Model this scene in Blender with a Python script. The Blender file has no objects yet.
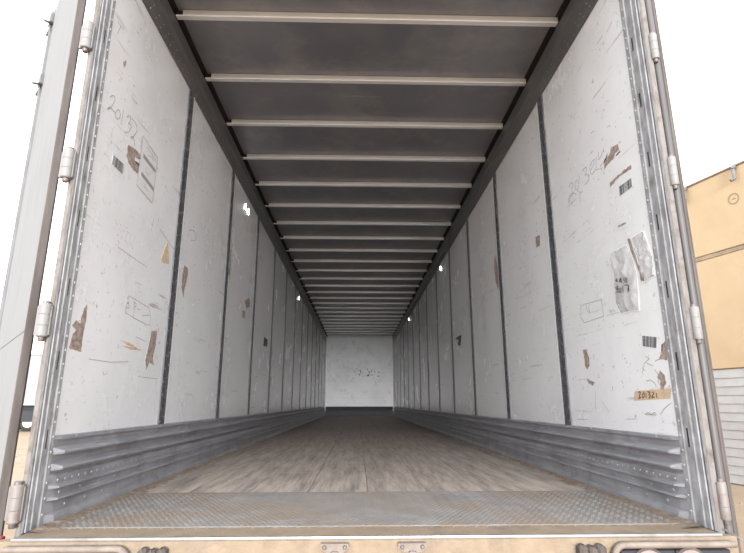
import bpy, math, random
from mathutils import Vector, Matrix, noise as pnoise
random.seed(7)
sc = bpy.context.scene
COL = sc.collection

# ---------------------------------------------------------------- camera
cam_d = bpy.data.cameras.new('camera')
cam = bpy.data.objects.new('camera', cam_d); COL.objects.link(cam)
cam_d.sensor_width = 36.0
cam_d.lens = 513.44 / 744.0 * 36.0
cam_d.clip_start = 0.02; cam_d.clip_end = 2000
cam.location = (-0.0533, -2.0733, 0.4329)
cam.rotation_euler = (math.radians(90 + 13.836), 0.0007, math.radians(-1.5463))
sc.camera = cam

# ---------------------------------------------------------------- world, exposure
w = bpy.data.worlds.new('overcast_sky'); sc.world = w; w.use_nodes = True
nt = w.node_tree; nt.nodes.clear()
wo = nt.nodes.new('ShaderNodeOutputWorld'); bg = nt.nodes.new('ShaderNodeBackground')
tc = nt.nodes.new('ShaderNodeTexCoord'); mp = nt.nodes.new('ShaderNodeMapping')
mp.inputs['Scale'].default_value = (1.0, 1.0, 2.5)
nz = nt.nodes.new('ShaderNodeTexNoise'); nz.inputs['Scale'].default_value = 1.3; nz.inputs['Detail'].default_value = 4
cr = nt.nodes.new('ShaderNodeValToRGB')
cr.color_ramp.elements[0].position = 0.3; cr.color_ramp.elements[0].color = (0.87, 0.91, 0.975, 1)
cr.color_ramp.elements[1].position = 0.7; cr.color_ramp.elements[1].color = (0.93, 0.95, 0.985, 1)
nt.links.new(tc.outputs['Generated'], mp.inputs['Vector']); nt.links.new(mp.outputs['Vector'], nz.inputs['Vector'])
nt.links.new(nz.outputs['Fac'], cr.inputs['Fac']); nt.links.new(cr.outputs['Color'], bg.inputs['Color'])
bg.inputs['Strength'].default_value = 1.0
nt.links.new(bg.outputs['Background'], wo.inputs['Surface'])
# low hazy sun behind the open end, softened by the cloud
sd = bpy.data.lights.new('hazy_sun', 'SUN'); sd.energy = 1.75; sd.angle = math.radians(18); sd.color = (1.0, 0.985, 0.97)
sun = bpy.data.objects.new('hazy_sun', sd); COL.objects.link(sun)
sun.rotation_euler = (math.radians(90 - 5.5), 0, math.radians(1.0))
vs = sc.view_settings
vs.view_transform = 'Standard'; vs.look = 'None'; vs.gamma = 1.0; vs.use_curve_mapping = False
vs.exposure = 1.7
sc.cycles.max_bounces = 16; sc.cycles.diffuse_bounces = 12; sc.cycles.glossy_bounces = 10
sc.cycles.caustics_reflective = True
sc.cycles.use_denoising = True

# ---------------------------------------------------------------- dimensions (metres; z = 0 is the load floor, y runs into the trailer)
W = 1.198; L = 16.13; GZ = -1.2
KICK = 0.31; ZT = 2.486; ZC = 2.74; ZB = 2.70
SEAM0 = 1.055; PITCH = 1.2192; NSEAM = 13
SILL_Y = -0.195

# ---------------------------------------------------------------- helpers
class MB:
    def __init__(s): s.v = []; s.f = []
    def add(s, vs_, fs):
        n = len(s.v); s.v += [tuple(v) for v in vs_]; s.f += [tuple(i + n for i in f) for f in fs]; return s
    def box(s, x0, x1, y0, y1, z0, z1):
        if x0 > x1: x0, x1 = x1, x0
        if y0 > y1: y0, y1 = y1, y0
        if z0 > z1: z0, z1 = z1, z0
        return s.add([(x0,y0,z0),(x1,y0,z0),(x1,y1,z0),(x0,y1,z0),(x0,y0,z1),(x1,y0,z1),(x1,y1,z1),(x0,y1,z1)],
            [(0,3,2,1),(4,5,6,7),(0,1,5,4),(1,2,6,5),(2,3,7,6),(3,0,4,7)])
    def bbox(s, x0, x1, y0, y1, z0, z1, b):
        """box with chamfered long edges on every side"""
        if x0 > x1: x0, x1 = x1, x0
        vs_ = []
        for z, i in ((z0, b), (z0 + b, 0), (z1 - b, 0), (z1, b)):
            X0, X1, Y0, Y1 = x0 + i, x1 - i, y0 + i, y1 - i
            vs_ += [(X0+b,Y0,z),(X1-b,Y0,z),(X1,Y0+b,z),(X1,Y1-b,z),(X1-b,Y1,z),(X0+b,Y1,z),(X0,Y1-b,z),(X0,Y0+b,z)]
        fs = [tuple(range(7,-1,-1)), tuple(range(24,32))]
        for k in range(3):
            for j in range(8): fs.append((k*8+j, k*8+(j+1)%8, (k+1)*8+(j+1)%8, (k+1)*8+j))
        return s.add(vs_, fs)
    def extrude(s, prof, a0, a1, fn, closed=False, caps=False):
        """profile of 2D points swept between a0 and a1; fn(p, a) gives the 3D point"""
        n = len(prof); vs_ = [fn(p, a0) for p in prof] + [fn(p, a1) for p in prof]
        m = n if closed else n - 1
        fs = [(j, (j+1) % n, n + (j+1) % n, n + j) for j in range(m)]
        if caps: fs += [tuple(range(n-1,-1,-1)), tuple(range(n, 2*n))]
        return s.add(vs_, fs)
    def cyl(s, p0, p1, r, seg=16, r1=None, caps=True):
        p0 = Vector(p0); p1 = Vector(p1); r1 = r if r1 is None else r1
        d = (p1 - p0).normalized(); a = d.orthogonal().normalized(); b = d.cross(a)
        vs_ = []
        for p, q in ((p0, r), (p1, r1)):
            for k in range(seg):
                t = 2*math.pi*k/seg; vs_.append(p + a*math.cos(t)*q + b*math.sin(t)*q)
        fs = [(k, (k+1)%seg, seg+(k+1)%seg, seg+k) for k in range(seg)]
        if caps: fs += [tuple(range(seg-1,-1,-1)), tuple(range(seg, 2*seg))]
        return s.add(vs_, fs)
    def lathe(s, c, axis, prof, seg=20):
        """prof: (distance along axis, radius)"""
        c = Vector(c); d = Vector(axis).normalized(); a = d.orthogonal().normalized(); b = d.cross(a)
        vs_ = []
        for h, r in prof:
            for k in range(seg):
                t = 2*math.pi*k/seg; vs_.append(c + d*h + a*math.cos(t)*r + b*math.sin(t)*r)
        fs = []
        for i in range(len(prof)-1):
            for k in range(seg): fs.append((i*seg+k, i*seg+(k+1)%seg, (i+1)*seg+(k+1)%seg, (i+1)*seg+k))
        fs += [tuple(range(seg-1,-1,-1)), tuple(range((len(prof)-1)*seg, len(prof)*seg))]
        return s.add(vs_, fs)
    def rivet(s, c, axis, r=0.006, h=0.003):
        c = Vector(c); d = Vector(axis); a = d.orthogonal().normalized(); b = d.cross(a)
        vs_ = [c + a*math.cos(k*math.pi/3)*r + b*math.sin(k*math.pi/3)*r for k in range(6)]
        vs_ += [c + d*h + (a*math.cos(k*math.pi/3) + b*math.sin(k*math.pi/3))*r*.55 for k in range(6)]
        return s.add(vs_, [(k,(k+1)%6,6+(k+1)%6,6+k) for k in range(6)] + [tuple(range(6,12))])
    def tube(s, pts, r, seg=8):
        for p, q in zip(pts[:-1], pts[1:]): s.cyl(p, q, r, seg)
        return s
    def mesh(s, name, mat, smooth=False):
        me = bpy.data.meshes.new(name); me.from_pydata(s.v, [], s.f); me.update()
        import bmesh
        bm = bmesh.new(); bm.from_mesh(me); bmesh.ops.recalc_face_normals(bm, faces=bm.faces); bm.to_mesh(me); bm.free()
        if mat: me.materials.append(mat)
        if smooth:
            me.polygons.foreach_set('use_smooth', [True]*len(me.polygons))
            me.set_sharp_from_angle(angle=math.radians(35))
        return me
    def build(s, name, mat, parent=None, smooth=False, **tags):
        return link(name, s.mesh(name, mat, smooth), parent, **tags)

def link(name, me, parent=None, loc=None, **tags):
    o = bpy.data.objects.new(name, me); COL.objects.link(o)
    if parent: o.parent = parent
    if loc: o.location = loc
    for k, v in tags.items(): o[k] = v
    return o
def empty(name, loc=(0,0,0), rz=0.0, **tags):
    o = bpy.data.objects.new(name, None); COL.objects.link(o); o.empty_display_size = 0.1
    o.location = loc; o.rotation_euler = (0,0,rz)
    for k, v in tags.items(): o[k] = v
    return o
def copy_tree(o, parent=None):
    c = o.copy(); COL.objects.link(c)
    if parent: c.parent = parent
    for ch in list(o.children): copy_tree(ch, c)
    return c

# ---------------------------------------------------------------- materials
def mat(name, col, rough=0.5, metal=0.0, col2=None, scale=6.0, stretch=(1,1,1), lo=0.35, hi=0.65, detail=6,
        bump=0.0, bscale=60.0, bstretch=None, col3=None, s3=1.5, lo3=0.5, hi3=0.7, spec=0.5, vary=0.0, rvar=0.0, emit=None, streak=None, light_falloff=None):
    m = bpy.data.materials.new(name); m.use_nodes = True; t = m.node_tree; N = t.nodes; K = t.links
    b = N['Principled BSDF']; b.inputs['Roughness'].default_value = rough; b.inputs['Metallic'].default_value = metal
    b.inputs['Specular IOR Level'].default_value = spec
    tcn = N.new('ShaderNodeTexCoord'); vec = tcn.outputs['Object']
    if vary:
        oi = N.new('ShaderNodeObjectInfo'); va = N.new('ShaderNodeVectorMath'); va.operation = 'ADD'
        ms = N.new('ShaderNodeMath'); ms.operation = 'MULTIPLY'; ms.inputs[1].default_value = 37.0
        K.new(oi.outputs['Random'], ms.inputs[0]); K.new(vec, va.inputs[0]); K.new(ms.outputs[0], va.inputs[1]); vec = va.outputs[0]
    def noise(sca, stre, det=6, ro=0.6):
        mpn = N.new('ShaderNodeMapping'); mpn.inputs['Scale'].default_value = stre; K.new(vec, mpn.inputs['Vector'])
        n = N.new('ShaderNodeTexNoise'); n.inputs['Scale'].default_value = sca; n.inputs['Detail'].default_value = det
        n.inputs['Roughness'].default_value = ro
        K.new(mpn.outputs['Vector'], n.inputs['Vector']); return n.outputs['Fac']
    def mixc(fac, a, c):
        x = N.new('ShaderNodeMix'); x.data_type = 'RGBA'; K.new(fac, x.inputs[0])
        if isinstance(a, tuple): x.inputs[6].default_value = (*a, 1)
        else: K.new(a, x.inputs[6])
        x.inputs[7].default_value = (*c, 1); return x.outputs[2]
    def ramp(fac, a, c):
        r_ = N.new('ShaderNodeMapRange'); r_.inputs[1].default_value = a; r_.inputs[2].default_value = c; K.new(fac, r_.inputs[0]); return r_.outputs[0]
    out = tuple(col); f = None
    if col2: f = ramp(noise(scale, stretch, detail), lo, hi); out = mixc(f, out, col2)
    if col3: out = mixc(ramp(noise(s3, (1,1,1), 8, .7), lo3, hi3), out, col3)
    if streak:
        for (sca, stre, a, c, colr) in streak: out = mixc(ramp(noise(sca, stre, 5, .6), a, c), out, colr)
    if light_falloff:  # paler towards the opening: light falloff with depth painted into the colour
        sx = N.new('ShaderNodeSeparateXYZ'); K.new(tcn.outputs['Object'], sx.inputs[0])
        d1_ = ramp(sx.outputs['Y'], light_falloff[0], light_falloff[1]); mm = N.new('ShaderNodeMath'); mm.operation = 'MULTIPLY'
        K.new(d1_, mm.inputs[0]); K.new(ramp(noise(3.0, (7,.7,1), 7, .75), .28, .62), mm.inputs[1]); out = mixc(mm.outputs[0], out, light_falloff[2])
    if vary:
        hv = N.new('ShaderNodeHueSaturation'); r_ = N.new('ShaderNodeMapRange'); r_.inputs[3].default_value = 1 - vary; r_.inputs[4].default_value = 1 + vary
        K.new(oi.outputs['Random'], r_.inputs[0]); K.new(r_.outputs[0], hv.inputs['Value'])
        if isinstance(out, tuple): hv.inputs['Color'].default_value = (*out, 1)
        else: K.new(out, hv.inputs['Color'])
        out = hv.outputs[0]
    if isinstance(out, tuple): b.inputs['Base Color'].default_value = (*out, 1)
    else: K.new(out, b.inputs['Base Color'])
    if rvar and f is not None:
        r_ = N.new('ShaderNodeMapRange'); r_.inputs[3].default_value = rough - rvar; r_.inputs[4].default_value = rough + rvar
        K.new(f, r_.inputs[0]); K.new(r_.outputs[0], b.inputs['Roughness'])
    if bump:
        bn = N.new('ShaderNodeBump'); bn.inputs['Strength'].default_value = bump; bn.inputs['Distance'].default_value = 0.004
        K.new(noise(bscale, bstretch or stretch, 4), bn.inputs['Height']); K.new(bn.outputs[0], b.inputs['Normal'])
    if emit:
        b.inputs['Emission Color'].default_value = (*emit[0], 1); b.inputs['Emission Strength'].default_value = emit[1]
    return m

M = {}
M['panel'] = mat('white_composite_liner', (.85,.85,.86), .26, 0, (.77,.77,.775), 2.2, (1,1,1), .4, .7, bump=.3, bscale=14, spec=.6,
    col3=(.74,.73,.72), s3=7, lo3=.6, hi3=.95, vary=.012, rvar=.04,
    streak=[(4, (1, .45, 8), .64, .72, (.55,.53,.51)), (34, (1, 1, 1), .64, .70, (.50,.46,.43)), (70, (1, .4, 1), .66, .72, (.58,.55,.53)), (12, (1, .12, 3), .68, .72, (.50,.47,.45))])
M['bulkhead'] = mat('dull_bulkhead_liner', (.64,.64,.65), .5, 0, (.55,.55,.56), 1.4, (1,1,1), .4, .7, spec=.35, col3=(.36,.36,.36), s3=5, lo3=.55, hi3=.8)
M['bead'] = mat('white_panel_bead', (.92,.92,.92), .35)
M['galv'] = mat('galvanised_steel', (.27,.27,.28), .75, .05, (.39,.39,.40), 22, (1,1,.5), .4, .6, bump=.4, bscale=60, col3=(.17,.16,.155), s3=9, lo3=.5, hi3=.72, rvar=.06)
M['postm'] = mat('dull_galvanised_post', (.10,.10,.11), .5, .4, (.18,.18,.19), 30, (1,1,.4), .4, .7, rvar=.08)
M['kick'] = mat('galvanised_kick_plate', (.27,.27,.285), .46, .2, (.38,.38,.395), 12, (1,.3,1.5), .35, .7, bump=.2, bscale=40, col3=(.16,.155,.155), s3=6, lo3=.5, hi3=.8, rvar=.08,
    streak=[(7, (1,.35,14), .60, .68, (.48,.48,.50)), (11, (1,.2,20), .66, .72, (.09,.09,.095))])
M['rivet'] = mat('bright_rivet', (.38,.38,.39), .45, .4)
M['rail'] = mat('dark_aluminium_rail', (.15,.148,.152), .45, .45, (.20,.195,.195), 8, (1,.3,1), .35, .7)
M['roof'] = mat('aluminium_roof_sheet', (.25,.25,.28), .50, .65, (.33,.325,.33), 2.2, (1,.8,1), .35, .7, bump=.12, bscale=5, rvar=.08,
    col3=(.42,.385,.36), s3=2.2, lo3=.50, hi3=.75, vary=0)
M['bow'] = mat('galvanised_bow', (.86,.845,.83), .38, .35, (.80,.785,.775), 14, (.3,1,1), .35, .7, bump=.1, bscale=50)
M['scuff'] = mat('scuffed_aluminium', (.36,.36,.37), .5, .5, (.28,.28,.29), 20)
M['black'] = mat('gap_shade_black', (.012,.011,.012), .6, 0, (.025,.024,.024), 30)  # painted darkness for gaps, slots and notches that lie in shade
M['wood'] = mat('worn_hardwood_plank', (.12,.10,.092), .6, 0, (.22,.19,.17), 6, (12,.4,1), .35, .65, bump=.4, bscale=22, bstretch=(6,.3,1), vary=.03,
    light_falloff=(7.5, .8, (.50,.425,.365)), col3=(.08,.072,.07), s3=1.6, lo3=.5, hi3=.8, spec=.25, streak=[(4, (26,.22,1), .58, .64, (.09,.075,.065)), (9, (1,1,1), .66, .74, (.34,.29,.26)), (3, (.4,7,1), .62, .74, (.32,.27,.235))])  # near end painted paler and far end darker, as daylight fades inward
M['tread'] = mat('worn_tread_plate', (.185,.175,.165), .65, .1, (.265,.255,.245), 7, (1,1,1), .35, .65, bump=.3, bscale=90, col3=(.235,.185,.145), s3=2.6, lo3=.42, hi3=.62, rvar=.05)
M['sand_dirt'] = mat('sandy_steel', (.225,.17,.115), .8, 0, (.275,.21,.145), 14, (1,1,1), .35, .65, bump=.8, bscale=90, col3=(.15,.12,.10), s3=6, lo3=.5, hi3=.75)
M['grit'] = mat('brown_grit', (.27,.205,.15), .95, 0, (.17,.13,.10), 50, (1,1,1), .4, .6, bump=.8, bscale=120)
M['edge'] = mat('rusty_painted_frame', (.195,.18,.165), .65, .1, (.125,.10,.09), 30, (1,1,.35), .45, .7, bump=.5, bscale=80, col3=(.11,.085,.07), s3=16, lo3=.52, hi3=.68)
M['nose'] = mat('polished_nosing', (.25,.25,.255), .4, .5, (.17,.145,.12), 12, (1,1,1), .5, .75)
M['rustseal'] = mat('brown_weathered_seal', (.065,.052,.046), .7, 0, (.14,.12,.11), 12, (1,1,.15), .4, .7, bump=.4, bscale=60)
M['greyseal'] = mat('grey_rubber_seal', (.085,.08,.08), .5, 0, (.12,.115,.11), 10, (1,1,.2), .4, .7)
M['door'] = mat('white_door_skin', (.25,.25,.25), .85, 0, (.215,.21,.205), 6, (1,1,.3), .5, .8, spec=.08)
M['hinge'] = mat('worn_white_hinge', (.24,.235,.23), .6, .1, (.17,.155,.14), 25, (1,1,.6), .55, .75, bump=.2, bscale=60)
M['hingedirt'] = mat('dusty_hinge_steel', (.23,.205,.19), .6, .2, (.16,.13,.115), 25, (1,1,.6), .5, .75, bump=.3, bscale=60)
M['darksteel'] = mat('dark_bolt_steel', (.14,.12,.12), .5, .5, (.24,.2,.18), 40)
M['rubber'] = mat('dusty_black_rubber', (.06,.05,.048), .8, 0, (.13,.10,.085), 20, (1,1,1), .4, .7, bump=.6, bscale=60)
M['guard'] = mat('dusty_beige_guard', (.24,.20,.165), .6, .1, (.17,.135,.115), 14, (1,1,1), .4, .7, bump=.5, bscale=70)
M['lens'] = mat('dusty_lamp_lens', (.20,.16,.145), .5, 0, (.25,.20,.17), 20)
M['red'] = mat('red_marker_lens', (.18,.018,.018), .45, 0, (.13,.012,.012), 20)
M['ink'] = mat('marker_ink', (.14,.14,.16), .6)
M['inksoft'] = mat('faint_marker_ink', (.30,.30,.32), .6)
M['outline'] = mat('adhesive_outline', (.38,.35,.34), .7)
M['torn'] = mat('exposed_brown_core', (.42,.33,.28), .8, 0, (.24,.18,.15), 40, (1,1,1), .4, .6, bump=.5, bscale=90)
M['tanm'] = mat('tan_residue', (.70,.55,.38), .8, 0, (.50,.36,.24), 40)
M['blackm'] = mat('dark_gouge', (.07,.06,.065), .7)
M['paper'] = mat('white_label_paper', (.74,.74,.74), .5, 0, (.68,.68,.68), 20)
M['tape'] = mat('tan_masking_tape', (.66,.50,.34), .7, 0, (.55,.40,.27), 30)
M['bar'] = mat('barcode_ink', (.08,.08,.085), .5)
def plastic():
    m = bpy.data.materials.new('clear_crinkled_plastic'); m.use_nodes = True; t = m.node_tree; b = t.nodes['Principled BSDF']
    b.inputs['Base Color'].default_value = (.62,.61,.61,1); b.inputs['Roughness'].default_value = .15
    b.inputs['Alpha'].default_value = .46
    n = t.nodes.new('ShaderNodeTexNoise'); n.inputs['Scale'].default_value = 38; n.inputs['Detail'].default_value = 5
    tc_ = t.nodes.new('ShaderNodeTexCoord'); t.links.new(tc_.outputs['Object'], n.inputs['Vector'])
    bn = t.nodes.new('ShaderNodeBump'); bn.inputs['Strength'].default_value = .9; bn.inputs['Distance'].default_value = .01
    t.links.new(n.outputs['Fac'], bn.inputs['Height']); t.links.new(bn.outputs[0], b.inputs['Normal']); return m
M['plastic'] = plastic()
M['lamp_on'] = mat('lit_lamp_lens', (.9,.9,.9), .4, emit=((1,.99,.97), 4.0))
M['ground'] = mat('sandy_yard', (.28,.20,.125), .9, 0, (.34,.255,.175), .8, (1,1,1), .35, .65, bump=.8, bscale=8, col3=(.22,.165,.12), s3=3, lo3=.55, hi3=.75)
M['stone'] = mat('yard_pebble', (.22,.185,.155), .85, 0, (.30,.255,.22), 9, vary=.2)
M['stucco'] = mat('ochre_stucco', (.40,.285,.165), .85, 0, (.43,.315,.19), 1.5, (1,1,1), .35, .65, bump=.5, bscale=18, bstretch=(1,1,1))
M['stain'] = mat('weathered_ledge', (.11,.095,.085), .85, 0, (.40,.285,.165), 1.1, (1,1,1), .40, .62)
M['siding'] = mat('white_siding', (.36,.35,.335), .5, 0, (.32,.305,.29), 3, (1,1,1), .4, .7, vary=.03)
M['trailer_white'] = mat('white_trailer_side', (.27,.265,.27), .5, 0, (.24,.235,.235), .6, (1,1,2), .4, .7)
M['tyre'] = mat('black_tyre', (.02,.02,.02), .8, 0, (.035,.033,.03), 20)
M['hub'] = mat('pale_wheel_rim', (.55,.50,.45), .5, .2)
M['under'] = mat('dark_chassis', (.03,.03,.035), .7, .1)

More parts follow.
